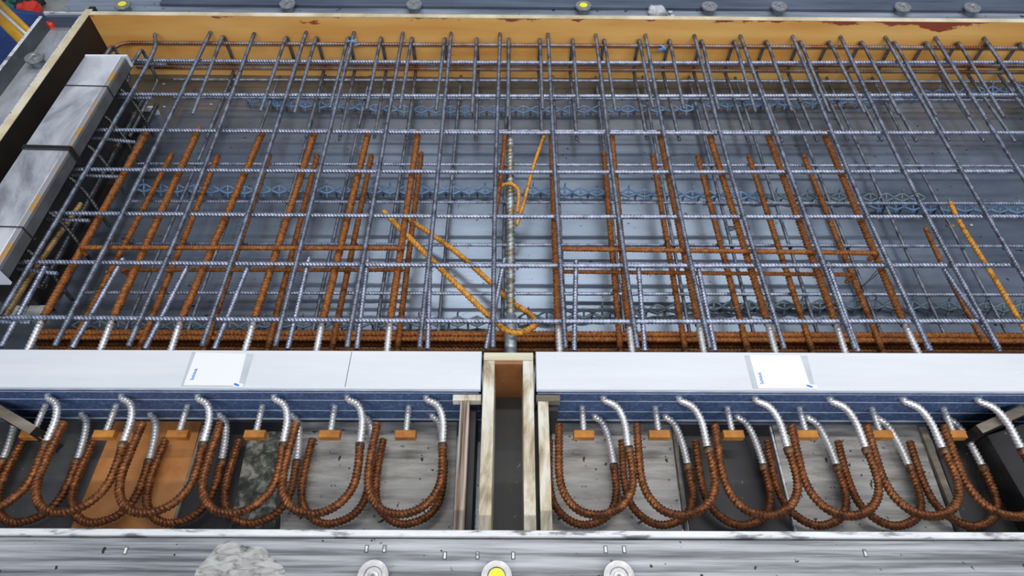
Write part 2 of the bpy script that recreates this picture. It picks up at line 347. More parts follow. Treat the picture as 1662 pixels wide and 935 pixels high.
# back rail
t = empty('formwork_rail', (0.2, 1.95, 0)); tag(t, 'blue-grey steel formwork rail behind the orange board', 'formwork rail')
x0, x1 = -1.40, XR+0.1
def bq(x0, x1, d0, d1): return [(x0, yb(x0)+d0), (x1, yb(x1)+d0), (x1, yb(x1)+d1), (x0, yb(x0)+d1)]
MB().prism(bq(x0, x1, 0.022, 0.22), 0.001, 0.192, 0.002).build('rail_top', M['rail_back'], t)
MB().prism(bq(-1.10, x1, 0.078, 0.20), 0.1925, 0.203, 0.002).build('raised_flange', M['rail_navy'], t)
MB().prism(bq(P(72, 20, 0.2).x, x1, 0.020, 0.027), 0.1925, 0.2035, 0.001).build('edge_angle', M['edge_metal'], t)
# left rail: a channel with outer flange and an end plate
t = empty('formwork_rail', (XL-0.1, 1.1, 0)); tag(t, 'grey steel channel rail with tall outer flange along the left side', 'formwork rail')
e1 = P(67, 27, HT).x; ye = P(100, 42, 0.17).y
MB().box(e1, XL-0.024, YF+0.001, ye, 0.001, 0.165, 0.001).build('channel_web', M['rail_left'], t)
MB().box(e1-0.008, e1, YF+0.001, P(67, 26, HT).y, 0.001, HT-0.0031, 0.001).build('outer_flange', M['rail_dark'], t)
MB().box(e1-0.009, e1+0.001, YF+0.001, P(67, 26, HT).y, HT-0.003, HT, 0.001).build('flange_edge', M['edge_metal'], t)
MB().box(e1+0.0001, XL-0.024, ye+0.0002, ye+0.012, 0.001, 0.2, 0.001).build('end_plate', M['rail_navy'], t)
MB().box(XL-0.034, XL-0.0241, YF+0.001, ye-0.0005, 0.166, 0.203, 0.001).build('inner_flange', M['edge_metal'], t)
# red stop button on the flange corner
c = P(75, 34, 0.183)
b = MB().lathe(c.x+0.010, c.y-0.004, [(0.011, 0.1655), (0.011, 0.172), (0.0115, 0.178), (0.008, 0.183), (0.003, 0.184)], 16)
tag(b.build('push_button', M['red'], smooth=False), 'small bright red knob at the top corner of the left rail', 'knob')

# front rail
t = empty('formwork_rail', (0.2, 0.2, 0)); tag(t, 'wide scratched silver steel formwork rail along the bottom of the picture', 'formwork rail')
yl0 = P(831, 860.5, HT).y; yl1 = P(831, 871.0, HT).y; yl2 = P(831, 874.5, 0.203).y
MB().box(-1.4, 1.7, -0.2, yl2, 0.001, 0.203, 0.0015).build('rail_top', M['rail'], t)
MB().box(-1.4, 1.7, yl1, yl0, 0.001, HT, 0.001).build('edge_strip', M['edge_metal'], t)
MB().box(-1.4, 1.7, yl2+0.0001, yl1-0.0001, 0.001, 0.195).build('shadow_gap', M['rail_navy'], t)
for px, py in [(204, 894), (595, 891), (624, 891), (722, 902), (775, 902), (833, 902), (983, 892), (1013, 892), (1404, 898)]:
    c = P(px, py, 0.203)
    b = MB().box(c.x-0.0032, c.x+0.0032, c.y-0.006, c.y+0.006, 0.2030, 0.2038, 0.0003); so = b.build('slot_rim', M['rail_dark'], t)
    MB().box(c.x-0.0018, c.x+0.0018, c.y-0.0046, c.y+0.0046, 0.2038, 0.2043).build('slot_tongue', M['edge_metal'], so)
# dried slurry patch on the front rail
c = P(385, 935, 0.203)
v = []; n = 40; f = []
for i in range(n):
    a = 2*math.pi*i/n; rr = 0.068+0.006*math.sin(3*a+1)+0.004*math.sin(7*a)
    v.append((c.x+rr*math.cos(a), c.y-0.012+rr*math.sin(a)*0.95, 0.2032))
v2 = [((x-c.x)*0.93+c.x, (y-c.y)*0.93+c.y, 0.2039) for x, y, z in v]
f = [(i, (i+1) % n, n+(i+1) % n, n+i) for i in range(n)]+[tuple(range(n, 2*n))]
M['slurry'] = noise_mat('dried_slurry', [(0.34, (0.10, 0.10, 0.095)), (0.44, (0.28, 0.28, 0.27)), (0.55, (0.42, 0.42, 0.405)), (0.7, (0.50, 0.50, 0.48))], 70, 0.0, 0.75, bump=0.25, bscale=90, distort=0.8, stretch=(0.5, 1.4, 1), detail=10)
tag(mesh_obj('slurry_patch', v+v2, f, M['slurry']), 'round crusted whitish slurry patch on the front rail', 'dried slurry')

# magnets (pot magnets with button heads)
MG = [(198, 8, 'yellow', 'far'), (466, 7, '', 'far'), (672, 8, '', 'far'), (947, 10, 'yellow', 'far'), (1152, 11, '', 'far'), (1265, 11, '', 'far'), (1466, 12, '', 'far'), (1579, 13, '', 'far'),
      (55, 92, '', 'left'), (605, 935, '', 'near'), (806, 936, 'yellow', 'near'), (1005, 936, '', 'near')]
names = ['round magnet button with yellow sticker on the back rail, above the left corner', 'plain magnet button on the back rail, second from the left',
         'plain magnet button on the back rail, third from the left', 'magnet button with yellow sticker near the middle of the back rail',
         'plain magnet button on the back rail just right of the concrete lump', 'plain magnet button, sixth from the left on the back rail',
         'plain magnet button, seventh from the left on the back rail', 'rightmost magnet button on the back rail',
         'single round magnet button on the left side rail', 'left of the three large magnet buttons on the front rail',
         'large magnet button with bright yellow centre on the front rail', 'right of the three large magnet buttons on the front rail']
for (px, py, st, wh), lb in zip(MG, names):
    zt = 0.215 if wh == 'far' else (0.192 if wh == 'left' else 0.224)
    zb = 0.1925 if wh == 'far' else (0.166 if wh == 'left' else 0.2035)
    c = P(px, py-2 if wh == 'far' else py, zt); k = 0.0245 if wh != 'left' else 0.027
    if wh == 'far' and c.y < yb(c.x)+0.055: c.y = max(c.y, yb(c.x)+0.028+0.022)
    t = empty('shuttering_magnet', (c.x, c.y, zb)); tag(t, lb, 'magnet', 'magnet buttons on the '+{'far': 'back', 'left': 'left', 'near': 'front'}[wh]+' rail')
    MB().lathe(c.x, c.y, [(k*0.72, zb), (k*0.72, zt-0.007), (k*0.8, zt-0.0065)], 32).build('housing', M['magnet_dark'], t)
    MB().lathe(c.x, c.y, [(k*0.8, zt-0.0064), (k, zt-0.0055), (k*1.02, zt-0.003), (k*0.98, zt), (k*0.60, zt), (k*0.56, zt-0.0022), (k*0.36, zt-0.0022), (k*0.33, zt-0.0005), (k*0.1, zt)], 36).build('button_head', M['magnet'], t)
    if st: MB().lathe(c.x, c.y, [(k*0.52, zt-0.0006), (k*0.5, zt+0.0006), (k*0.2, zt+0.001)], 28).build('sticker', M['yellow'], t)
    else: MB().lathe(c.x, c.y, [(k*0.16, zt-0.001), (k*0.14, zt+0.001), (k*0.05, zt+0.0012)], 16).build('centre_pin', M['magnet_dark'], t)

# concrete lump and crumbs on the back rail
def rock(name, c, rx, ry, rz, mat, seed, lbl, cat, grp=None):
    rnd = random.Random(seed); v = []; f = []; nu, nv = 12, 7
    for i in range(nv+1):
        ph = math.pi*i/nv
        for j in range(nu):
            a = 2*math.pi*j/nu; k = 0.8+0.35*rnd.random()
            sq = lambda x: math.copysign(abs(x)**0.55, x)
            v.append((c.x+rx*k*sq(math.sin(ph))*sq(math.cos(a)), c.y+ry*k*sq(math.sin(ph))*sq(math.sin(a)), c.z+rz*(1-math.cos(ph))/2*2*min(1, 0.85+0.15*rnd.random())))
    for i in range(nv):
        for j in range(nu):
            k = (j+1) % nu; f.append((i*nu+j, i*nu+k, (i+1)*nu+k, (i+1)*nu+j))
    return tag(mesh_obj(name, v, f, mat), lbl, cat, grp)
c = P(1063, 12, 0.2); c.y = yb(c.x)+0.053; c.z = 0.193
rock('concrete_lump', c, 0.026, 0.020, 0.014, M['lump'], 3, 'jagged pale concrete lump on the back rail near the middle', 'concrete lump')
for k, (px, py, lb) in enumerate([(1084, 6, 'small concrete crumb right of the lump, the upper one'), (1088, 14, 'small elongated concrete crumb right of the lump, the lower one')]):
    c = P(px, py, 0.195); c.y = yb(c.x)+(0.062 if k == 0 else 0.04); c.z = 0.193
    rock('concrete_crumb', c, 0.007, 0.005, 0.004, M['lump'], 9+k, lb, 'concrete crumb', 'concrete crumbs on the back rail')

# beyond the left rail: yellow rails, blue sack, clutter on the hall floor
def px_bar(a, b, z, r, nm, mat, lb, cat, n=12):
    A, B = P(*a, z), P(*b, z)
    return tag(MB().tube([A, B], r, n).build(nm, mat, smooth=True), lb, cat)
px_bar((-30, -22), (60, 66), -0.10, 0.016, 'guard_tube', M['yellow_paint'], 'orange-yellow painted tube at the top left, the upper of two', 'tube')
px_bar((-30, 0), (48, 76), -0.12, 0.021, 'guard_tube', M['yellow_paint'], 'yellow painted tube at the top left, the lower of two', 'tube')
px_bar((-30, -10), (60, 72), -0.06, 0.006, 'steel_rod', M['stainless'], 'thin silver rod between the yellow tubes at the top left', 'rod')
c = P(0, 120, -0.45)
rock('plastic_sack', Vector((c.x-0.35, c.y+0.25, -0.8)), 0.42, 0.42, 0.2, M['blue_cloth'], 21, 'dark blue plastic sack on the floor beside the left rail', 'sack')
c = P(36, 14, -0.8); rock('brown_rag', Vector((c.x-0.08, c.y+0.1, -0.8)), 0.11, 0.07, 0.06, M['brown_cloth'], 22, 'crumpled brown rag on the hall floor at the top left', 'rag')
c = P(46, 22, -0.8); rock('black_rag', Vector((c.x, c.y, -0.8)), 0.09, 0.07, 0.05, M['film'], 23, 'small black bundle on the hall floor at the top left', 'bundle')
c = P(32, 26, -0.8); rock('green_plastic_piece', Vector((c.x, c.y, -0.8)), 0.05, 0.05, 0.05, M['green'], 24, 'small green plastic piece on the hall floor beyond the left rail', 'plastic piece')
c = P(55, 30, -0.8); rock('red_plastic_piece', Vector((c.x, c.y, -0.8)), 0.055, 0.07, 0.05, M['red'], 25, 'small red plastic piece on the hall floor beyond the left rail', 'plastic piece')
px_bar((52, 10), (72, 2), -0.77, 0.018, 'handle_rod', M['film'], 'short black rod lying on the hall floor at the top left', 'rod')

# ------------------------------------------------------------------ sheets in the front compartment
yfront = P(831, 872, 0.0).y
def quad(nm, pts, z0, z1, mat, lb, cat, c=0.0004):
    return tag(MB().prism([P(x, y, z1) for x, y in pts], z0, z1, c).build(nm, mat), lb, cat)
quad('floor_sheet', [(-190, 686), (186, 684), (110, 884), (-400, 884)], 0.0, 0.003, M['sheet_dark'], 'dark grey sheet at the left end of the front compartment floor', 'sheet')
quad('plywood_piece', [(186.5, 684), (327, 684), (275, 884), (104, 884)], 0.0, 0.006, M['orange_ply'], 'orange plywood piece lying on the left compartment floor', 'plywood')
quad('film_plywood_piece', [(334, 684), (462, 685), (452, 884), (278, 884)], 0.0, 0.003, M['film'], 'black film-faced plywood beside the orange piece', 'plywood')
quad('crusted_sheet', [(404, 700), (456, 700), (446, 858), (372, 858)], 0.0031, 0.0045, M['mottled'], 'concrete-crusted mottled patch lying on the black plywood', 'sheet')
quad('floor_sheet', [(463, 685), (742, 685), (735, 884), (453, 884)], 0.0, 0.004, M['sheet'], 'scratched grey sheet left of the centre timber pocket', 'sheet')
quad('floor_sheet', [(896, 687), (1089, 689), (1110, 884), (892, 884)], 0.0, 0.004, M['sheet'], 'scratched grey sheet right of the centre timber pocket', 'sheet')
quad('film_plywood_piece', [(1098, 689), (1249, 690), (1292, 884), (1122, 884)], 0.0, 0.003, M['film'], 'black plywood between the two grey sheets on the right', 'plywood')
quad('floor_sheet', [(1253, 690), (1488, 690), (1556, 884), (1296, 884)], 0.0, 0.004, M['sheet'], 'scratched grey sheet near the right end of the compartment', 'sheet')
quad('film_plywood_piece', [(1506, 690), (1900, 690), (2000, 884), (1576, 884)], 0.0, 0.003, M['film'], 'black plywood at the right end of the compartment', 'plywood')
quad('pocket_sheet', [(805, 640), (849, 640), (849, 884), (799, 884)], 0.0, 0.003, M['sheet_dark'], 'stained dark grey strip on the floor of the centre pocket', 'sheet')
def batten(a, b, w_, h, mat, lb):
    A, B = P(*a, h), P(*b, h); d = (B-A).normalized(); nn = Vector((-d.y, d.x, 0))*w_/2
    tag(MB().prism([A+nn, B+nn, B-nn, A-nn], 0.0, h, 0.0008).build('timber_batten', mat), lb, 'batten', 'battens between floor sheets')
batten((1093.5, 692), (1115.5, 866), 0.006, 0.010, M['timber_grey'], 'thin grey timber batten right of the second orange plate')
batten((1250.5, 692), (1293, 866), 0.004, 0.008, M['edge_metal'], 'thin pale strip between black plywood and grey sheet on the right')
batten((1497, 692), (1565, 866), 0.014, 0.012, M['timber_grey'], 'wide grey timber batten near the right end of the compartment')
batten((330, 690), (276, 866), 0.006, 0.010, M['timber_grey'], 'thin grey timber batten between orange and black plywood')

YE0F = P(831, 632, 0.152).y
# corner blocks of the front compartment
def corner_block(tp, z, lb, dark):
    t = empty('corner_board', P(*tp[0], 0)); tag(t, lb, 'formwork board')
    A, B = P(*tp[0], z), P(*tp[1], z); lim = YE0F-0.004
    if A.y > lim: A = B+(A-B)*((lim-B.y)/(A.y-B.y))
    if B.y > lim: B = A+(B-A)*((lim-A.y)/(B.y-A.y))
    d = (B-A).normalized(); nn = Vector((-d.y, d.x, 0))
    if nn.y > 0: nn = -nn
    MB().prism([A, B, B+nn*0.018, A+nn*0.018], 0.004, z-0.0012).build('board_face', dark, t)
    MB().prism([A, B, B+nn*0.0185, A+nn*0.0185], z-0.001, z+0.0005, 0.0003).build('top_edge', M['timber_grey'], t)
    return A, B, nn
corner_block([(-60, 622), (60, 692)], 0.10, 'slanted board with grey-brown top edge at the left end of the compartment', M['film'])
corner_block([(1584, 690), (1750, 617)], 0.10, 'slanted board with grey-brown top edge at the right end of the compartment', M['film'])
t = MB(); A, B = P(1600, 705, 0.06), P(1800, 640, 0.06)
t.prism([P(1602, 706, 0.06), P(1700, 676, 0.06), P(2000, 840, 0.06), P(1692, 860, 0.06)], 0.004, 0.06, 0.001)
tag(t.build('recess_block', M['film']), 'black recess block under the slanted board at the right end', 'block')

# ------------------------------------------------------------------ thermal break elements
ZT = 0.152; YE0 = P(831, 632, ZT).y; YE1 = P(831, 570, ZT).y
LOOPU = [(980.4, 649), (1000, 660), (1012.5, 684), (1018.5, 720.5), (1024.5, 752.5), (1026.5, 784.6), (1018.5, 808.7), (1000.5, 827), (972.4, 836), (940.3, 829), (918, 806), (908, 776.6), (906.5, 740.5), (907, 688)]
LOOPL = [(966, 677), (976, 684), (984, 700), (991, 725), (996.5, 756.5), (1000.5, 792.6), (996.5, 821), (980, 842), (948, 852), (920, 842), (899, 817), (892, 785), (891, 750), (892, 714)]
ZU, ZLW = 0.115, 0.03
def loop_plan(L, z):
    p = [P(x, y, z) for x, y in L]; return [Vector((q.x-p[0].x, q.y, z)) for q in p]
PU, PL = loop_plan(LOOPU, ZU), loop_plan(LOOPL, ZLW)
def split_path(path, y0):
    """stainless part until path falls below y0"""
    for i, q in enumerate(path):
        if q.y < y0: return path[:i+1], path[i:]
def front_loop(par, x, plan, z, ycut, nm, tw=0.0):
    pts = smooth_path([Vector((x+q.x*(1+tw), q.y, z+0.0)) for q in plan], 8)
    pts = [Vector((pts[0].x-0.006, YE0+0.02, z))]+pts
    a, b = split_path(pts, ycut)
    o = rebar(nm, b, 0.0072, M['rust_loop'], par, pitch=0.0072, amp=0.17, n=14)
    o['label'] = 'rusty brown hooked bar'
    s = rebar('stainless_section', a, 0.0066, M['stainless'], o, pitch=0.0075, amp=0.2, n=12, chev=0.8)
    j = b[0]; dirn = (b[2]-b[0]).normalized()
    rebar('weld_collar', [j-dirn*0.004, j+dirn*0.002, j+dirn*0.008], 0.0092, M['weld'], o, ribs=False, n=12)
def rear_bar(par, top, joint, end, z, nm='tension_bar'):
    """rusty bar with stainless neck into the block"""
    A, J, E = P(*top, z), P(*joint, z), P(*end, z)
    E = Vector((E.x, YE1-0.02, z)); d = (J-A).normalized()
    o = rebar(nm, [A, J], 0.0074, M['rust'], par, pitch=0.009, amp=0.17, n=10, chev=0.5); o['label'] = 'long rusty straight bar'
    rebar('stainless_section', [J, E], 0.0066, M['stainless'], o, pitch=0.0085, amp=0.2, n=12, chev=0.8)
    rebar('weld_collar', [J-d*0.009, J, J+d*0.004], 0.0092, M['weld'], o, ribs=False, n=12)
def low_bar(par, top, end, z):
    A, B = P(*top, z), P(*end, z); B = A+(B-A)*((A.y-(YE1-0.01))/(A.y-B.y))
    o = rebar('compression_bar', [A, B], 0.0066, M['rust'], par, pitch=0.009, amp=0.15, n=10, chev=0.5); o['label'] = 'lower rusty straight bar'
def stud(par, px, py):
    z = 0.07; A = P(px, py, z); x = A.x
    C = P(px+(px-831)*0.0, 704, z); yy = C.y+0.006
    o = rebar('compression_stud', [Vector((x, YE0+0.02, z)), Vector((x, yy, z-0.002))], 0.0058, M['stainless'], par, pitch=0.0075, amp=0.2, n=12, chev=0.8)
    b = MB().box(x-0.021, x+0.021, yy-0.016, yy+0.0, z-0.012, z+0.006, 0.0012); b.build('bearing_plate', M['plate'], o)
def rear_plate(par, px):
    c = P(px, 561, 0.03)
    MB().box(c.x-0.017, c.x+0.017, YE1+0.012, YE1+0.035, 0.02, 0.052, 0.001).build('rear_bearing_plate', M['plate'], par)
def element(x0, x1, fx0, fx1, lb, seam=None):
    t = empty('thermal_break_element', ((max(x0, -1.1)+min(x1, 1.1))/2, (YE0+YE1)/2, 0)); tag(t, lb, 'thermal break element', 'insulated balcony connectors')
    MB().box(x0, x1, YE0, YE1, ZT-0.008, ZT, 0.0015).build('top_cover', M['cap'], t)['label'] = 'long flat white top cover'
    bd = MB().box(fx0, fx1, YE0+0.003, YE1-0.003, 0.0045, ZT-0.0082, 0.001).build('insulation_body', M['foam'], t); bd['label'] = 'dark blue insulation body'
    l = MB()
    for z in (0.130, 0.096, 0.048): l.box(fx0, fx1, YE0+0.0018, YE0+0.003, z-0.0004, z+0.0005)
    l.box(fx0, fx1, YE0+0.0010, YE0+0.003, 0.0045, 0.009)
    l.build('seam_lines', M['white_line'], bd)
    MB().box(x0, x1, YE0-0.0012, YE0-0.0001, ZT-0.008, ZT-0.0045).build('cover_lip', M['white_line'], t)
    if seam:
        A, B = P(*seam[0], ZT), P(*seam[1], ZT); d = Vector((0.0006, 0, 0))
        MB().prism([A-d, B-d, B+d, A+d], ZT-0.002, ZT+0.0002).build('cover_joint', M['rail_dark'], t)
    return t
LE = element(-1.27, P(781, 600, ZT).x, -1.27, P(781, 600, ZT).x-0.004, 'left white-topped blue insulation element with looped bars', ((571, 571), (560, 628)))
RE = element(P(870, 600, ZT).x, 1.66, P(872, 600, ZT).x, 1.66, 'right white-topped blue insulation element with looped bars')

# upper loops / lower loops / studs on the front
XU = [P(px, py, ZU).x for px, py in [(-46, 645), (78, 645), (198, 645), (322, 645), (446, 645), (565, 646), (693, 646)]]
XLo = [P(px, py, ZLW).x for px, py in [(16, 676), (132, 676), (244, 676), (357, 676), (474, 676), (590, 676), (702, 677)]]
for x in XU: front_loop(LE, x, PU, ZU, P(831, 722, ZU).y, 'upper_loop_bar')
for x in XLo: front_loop(LE, x, PL, ZLW, P(831, 750, ZLW).y, 'lower_loop_bar')
for px in (72, 187, 303, 425, 543, 663): stud(LE, px, 662)
XU = [P(px, py, ZU).x for px, py in [(981, 650), (1104, 650), (1228, 651), (1349, 651), (1468.6, 652), (1590, 652)]]
XLo = [P(px, py, ZLW).x for px, py in [(966, 677), (1081, 678), (1198, 678), (1312, 679), (1424, 680), (1538, 681)]]
for x in XU: front_loop(RE, x, PU, ZU, P(831, 728, ZU).y, 'upper_loop_bar')
for x in XLo: front_loop(RE, x, PL, ZLW, P(831, 755, ZLW).y, 'lower_loop_bar')
for px in (945, 1064, 1181, 1298, 1416, 1532): stud(RE, px, 664)

ZR = 0.125
for a in [((238, 216), (68, 520), (48, 565)), ((324, 207), (182, 520), (165, 567)), ((428, 211), (293, 522), (279, 567)), ((511, 215), (412, 522), (398, 567)),
          ((598, 215), (523, 524), (514, 568)), ((679, 213), (633, 524), (629, 568))]: rear_bar(LE, *a, ZR)
for a in [((895, 213), (906, 527), (909, 570)), ((992, 217), (1021, 529), (1026, 570)), ((1070, 213), (1134, 525), (1142, 572)), ((1150, 215), (1246, 524), (1259, 573)),
          ((1246, 217), (1357, 526), (1371, 572)), ((1336, 213), (1468, 526), (1491, 572))]: rear_bar(RE, *a, ZR)
ZQ = 0.052
for a in [((279, 250), (147, 503)), ((354, 252), (240, 533)), ((438, 250), (343, 533)), ((515, 252), (441, 540)), ((603, 252), (544, 540)), ((684, 248), (648, 542))]: low_bar(LE, *a, ZQ)
for a in [((897, 250), (905, 545)), ((980, 248), (1005, 547)), ((1059, 252), (1109, 547)), ((1132, 253), (1209, 550)), ((1215, 253), (1313, 552)), ((1304, 252), (1426, 553))]: low_bar(RE, *a, ZQ)
for px in (105, 223, 332, 443, 558, 667): rear_plate(LE, px)
for px in (942, 1080, 1180, 1285): rear_plate(RE, px)

# transverse bars tied over the tension bars
for (a, b, z, r, lb) in [((132, 402), (657, 403), ZR+0.0135, 0.0055, 'upper rusty cross bar tied over the bars of the left element'),
                         ((195, 438), (655, 438), ZQ+0.0125, 0.0048, 'lower rusty cross bar under the bars of the left element'),
                         ((912, 404), (1427, 411), ZR+0.0135, 0.0055, 'upper rusty cross bar tied over the bars of the right element'),
                         ((914, 441), (1391, 446), ZQ+0.0125, 0.0048, 'lower rusty cross bar under the bars of the right element')]:
    A, B = P(*a, z), P(*b, z); s = -1 if a[0] < 831 else 1
    hk = P(*((141, 416) if (z > 0.1 and s < 0) else (215, 450) if s < 0 else (1407, 424) if z > 0.1 else (1370, 461)), z-0.03)
    pts = [A, B] if s < 0 else [B, A]
    pts = fillet([Vector((hk.x, hk.y, z-0.025))]+[Vector(pts[0])]+[pts[1]], 0.012)
    tag(rebar('cross_bar', pts, r, M['rust'], pitch=0.007, amp=0.15, n=8), lb, 'rebar')
# thick rusty bars lying along the back of the elements
yA = P(831, 550, 0.045).y
for k, (xa, xb, y, z, lb) in enumerate([(-1.09, 1.62, yA, 0.042, 'thick rusty bar along the elements, front top of the stack'),
                                        (-1.08, 1.60, yA+0.0155, 0.0405, 'thick rusty bar along the elements, farther from the white covers'),
                                        (-1.09, 1.61, yA-0.004, 0.0245, 'thick rusty bar along the elements, bottom of the stack'),
                                        (-1.07, 1.58, yA-0.026, 0.033, 'dark rusty bar nearest the back of the white covers')]):
    tag(rebar('longitudinal_bar', [(xa, y, z), (xb, y, z)], 0.007, M['rust'], pitch=0.009, amp=0.15, n=10), lb, 'rebar', 'rusty bars behind the elements')

# ------------------------------------------------------------------ centre pocket in timber
zt = 0.155
t = empty('timber_pocket_frame', P(826, 720, 0)); tag(t, 'weathered timber frame forming the narrow centre pocket between the elements', 'timber frame')
def board(par, nm, pxs, z0, z1, mat):
    return MB().prism([P(x, y, z1) for x, y in pxs], z0, z1, 0.001).build(nm, mat, par)
yy0 = P(831, 572, zt).y; yy1 = P(831, 584, zt).y
xa, xb, xc, xd = P(785, 584, zt).x, P(803, 584, zt).x, P(848.5, 584, zt).x, P(865.5, 584, zt).x
yend = yl0+0.001
MB().box(xa, xb, yend, yy1-0.0003, 0.0, zt-0.002, 0.001).build('side_board', M['timber'], t)
MB().box(xc, xd, yend, yy1-0.0003, 0.0, zt-0.002, 0.001).build('side_board', M['timber'], t)
MB().box(xa, xd, yy1, yy0, 0.07, zt, 0.001).build('top_lath', M['timber_x'], t)
MB().box(xb+0.0003, xc-0.0003, yy1-0.008, yy1-0.0003, 0.0, zt-0.004).build('back_board', M['brown_ply'], t)
for px in (817, 836):
    c = P(px, 619, 0.08)
    MB().box(c.x-0.0016, c.x+0.0016, yy1-0.0095, yy1-0.0080, 0.078, 0.081).build('screw_head', M['magnet'], t)
# plywood T ribs left and right of the pocket
for (cx0, cx1, sx0, sx1, lb, mt) in [((735), (781), 747, 762, 'plywood rib with cross lath left of the timber pocket', 'ply_layers'), ((870), (909), 873, 890, 'plywood rib with cross lath right of the timber pocket', 'timber')]:
    z = 0.135
    a0, a1 = P(cx0, 642, z).x, P(cx1, 642, z).x; s0, s1 = P(sx0, 652, z).x, P(sx1, 652, z).x
    yb0, yb1 = P(831, 650, z).y, P(831, 635, z).y
    yb1 = min(yb1, YE0-0.002)
    t = empty('plywood_rib', ((s0+s1)/2, (yb0+yend)/2, 0)); tag(t, lb, 'plywood rib', 'ribs beside the pocket')
    MB().box(s0, s1, yend, yb0-0.0003, 0.0, z-0.002, 0.0008).build('rib_board', M[mt], t)
    MB().box(a0, a1, yb0, yb1, z-0.02, z, 0.001).build('cross_lath', M['timber_grey' if mt == 'timber' else 'timber'], t)
    l, r_ = (s1+0.0005, s1+0.012) if sx0 < 831 else (s0-0.006, s0-0.0005)
    MB().box(l, r_, yend, yb0-0.003, 0.0, 0.10, 0.0005).build('dark_backing', M['film'], t)
    if sx0 > 831: MB().box(s1+0.001, a1-0.003, yb0-0.012, yb0-0.001, 0.0, z-0.021, 0.0005).build('end_backing', M['film'], t)

# ------------------------------------------------------------------ bottom mesh mat
t = empty('bottom_mesh_mat', (0.2, 1.3, 0)); tag(t, 'lower welded grey reinforcement mesh lying just above the steel table', 'reinforcement mesh')
zb_ = 0.026
for py, xl, xr in [(131, -1.08, 1.60), (161, -1.05, 1.60), (213, -1.05, 1.62), (268, -1.06, 1.62), (329, -1.04, 1.62), (398.5, -1.04, 1.62), (477.5, -1.04, 1.62)]:
    y = P(831, py, zb_+0.008).y
    rebar('mesh_cross_bar', [(xl, y, zb_+0.008), (xr, y+0.004, zb_+0.008)], 0.0042, M['bar'], t, pitch=0.007, amp=0.14, n=8)
xs = []
ylo, yhi = P(831, 546, zb_).y, P(831, 123, zb_).y
for px in (-3, 98, 200, 302, 405, 506, 609, 711, 815, 918, 1015, 1120, 1224, 1328, 1431, 1534, 1636):
    x = P(px, 545, zb_).x
    if x < -1.07: continue
    rebar('mesh_long_bar', [(x, ylo-0.01, zb_), (x+0.004, yhi-random.uniform(0, 0.01), zb_)], 0.0042, M['bar_dark'], t, pitch=0.007, amp=0.14, n=8)

# ------------------------------------------------------------------ top mesh mat
t = empty('top_mesh_mat', (0.2, 1.3, 0.13)); tag(t, 'upper welded steel reinforcement mesh spanning the whole form', 'reinforcement mesh')
zx, zy = 0.145, 0.156
for (a, b) in [((213, 98), (1700, 101.5)), ((183, 153), (1656, 154.5)), ((148, 211), (1700, 216)), ((111, 275), (1648, 278.5)), ((68, 346), (1700, 352)), ((22, 425), (1648, 431)), ((4, 515), (1740, 521.5))]:
    A, B = P(*a, zx), P(*b, zx); mid = (A+B)/2; mid.z -= 0.002; mid.y -= 0.004
    rebar('mesh_cross_bar', smooth_path([A, mid, B], 10), 0.0052, M['bar'], t, pitch=0.008, amp=0.16, n=10)
TB = [((252, 55), (243, 97), (123, 305), (0, 512)), ((342, 52), (217, 310), (88, 563)), ((413, 54), (317, 310), (208, 563)), ((498, 49), (415, 310), (327, 564)), ((576, 48), (513, 300), (446, 565)),
      ((655, 48), (611, 300), (563, 565)), ((733, 48), (709, 300), (681, 565)), ((812, 48), (804, 300), (800, 567)), ((889, 48), (902, 300), (918, 567)), ((967, 56), (997, 300), (1035, 567)),
      ((1046, 49), (1094, 300), (1153, 568)), ((1125, 50), (1192, 300), (1274, 569)), ((1201, 56), (1289, 300), (1390, 571)), ((1283, 50), (1386, 300), (1509, 569)), ((1360, 51), (1479, 300), (1623, 569)),
      ((1435, 57), (1574, 300), (1662, 450), (1740, 575)), ((1514, 54), (1570, 145), (1662, 290), (1850, 575)), ((1591, 53), (1662, 157), (1900, 520))]
for L in TB:
    pts = [P(*q, zy) for q in L]
    pts[0] = P(*L[0], zy+0.002)
    lim = 0.690
    while pts[-2].y < lim: pts.pop()
    if pts[-1].y < lim: pts[-1] = pts[-2]+(pts[-1]-pts[-2])*((pts[-2].y-lim)/(pts[-2].y-pts[-1].y))
    rebar('mesh_long_bar', smooth_path(pts, 10), 0.0052, M['bar_long'], t, pitch=0.008, amp=0.13, n=10)

# ------------------------------------------------------------------ short hairpin bars over the element edge
SB = [((73, 433), (2, 563)), ((200, 420), (117, 565)), ((307, 428), (235, 567)), ((405, 427), (348, 567)), ((502, 418), (467, 567)), ((597, 418), (579, 567)), ((698, 427), (694, 567)),
      ((819, 420), (789, 567)), ((935, 423), (932, 570)), ((1036, 432), (1047, 570)), ((1132, 428), (1161, 570)), ((1343, 427), (1393, 572)), ((1443, 428), (1511, 570)), ((1526, 427), (1623, 571))]
for k, (a, b) in enumerate(SB):
    z = 0.135; A, B = P(*a, z), P(*b, z); lo = 0.016
    d = (B-A).normalized()
    pts = fillet([A, B, Vector((B.x, B.y, lo+0.04)), Vector((A.x+0.3*(B.x-A.x), A.y-0.05, lo+0.045))], 0.014) if False else [A, B]
    side = -1
    for bx in (P(*L[-1], zy).x for L in TB):  # step aside where a mesh bar runs directly above: lie beneath it
        if abs(bx-B.x) < 0.006: side = 1
    tag(rebar('edge_bar', pts, 0.0052, M['bar'], pitch=0.008, amp=0.16, n=10), 'short grey bar running to the white covers, %s from the left' % ORD[k], 'rebar', 'short grey bars behind the white covers')

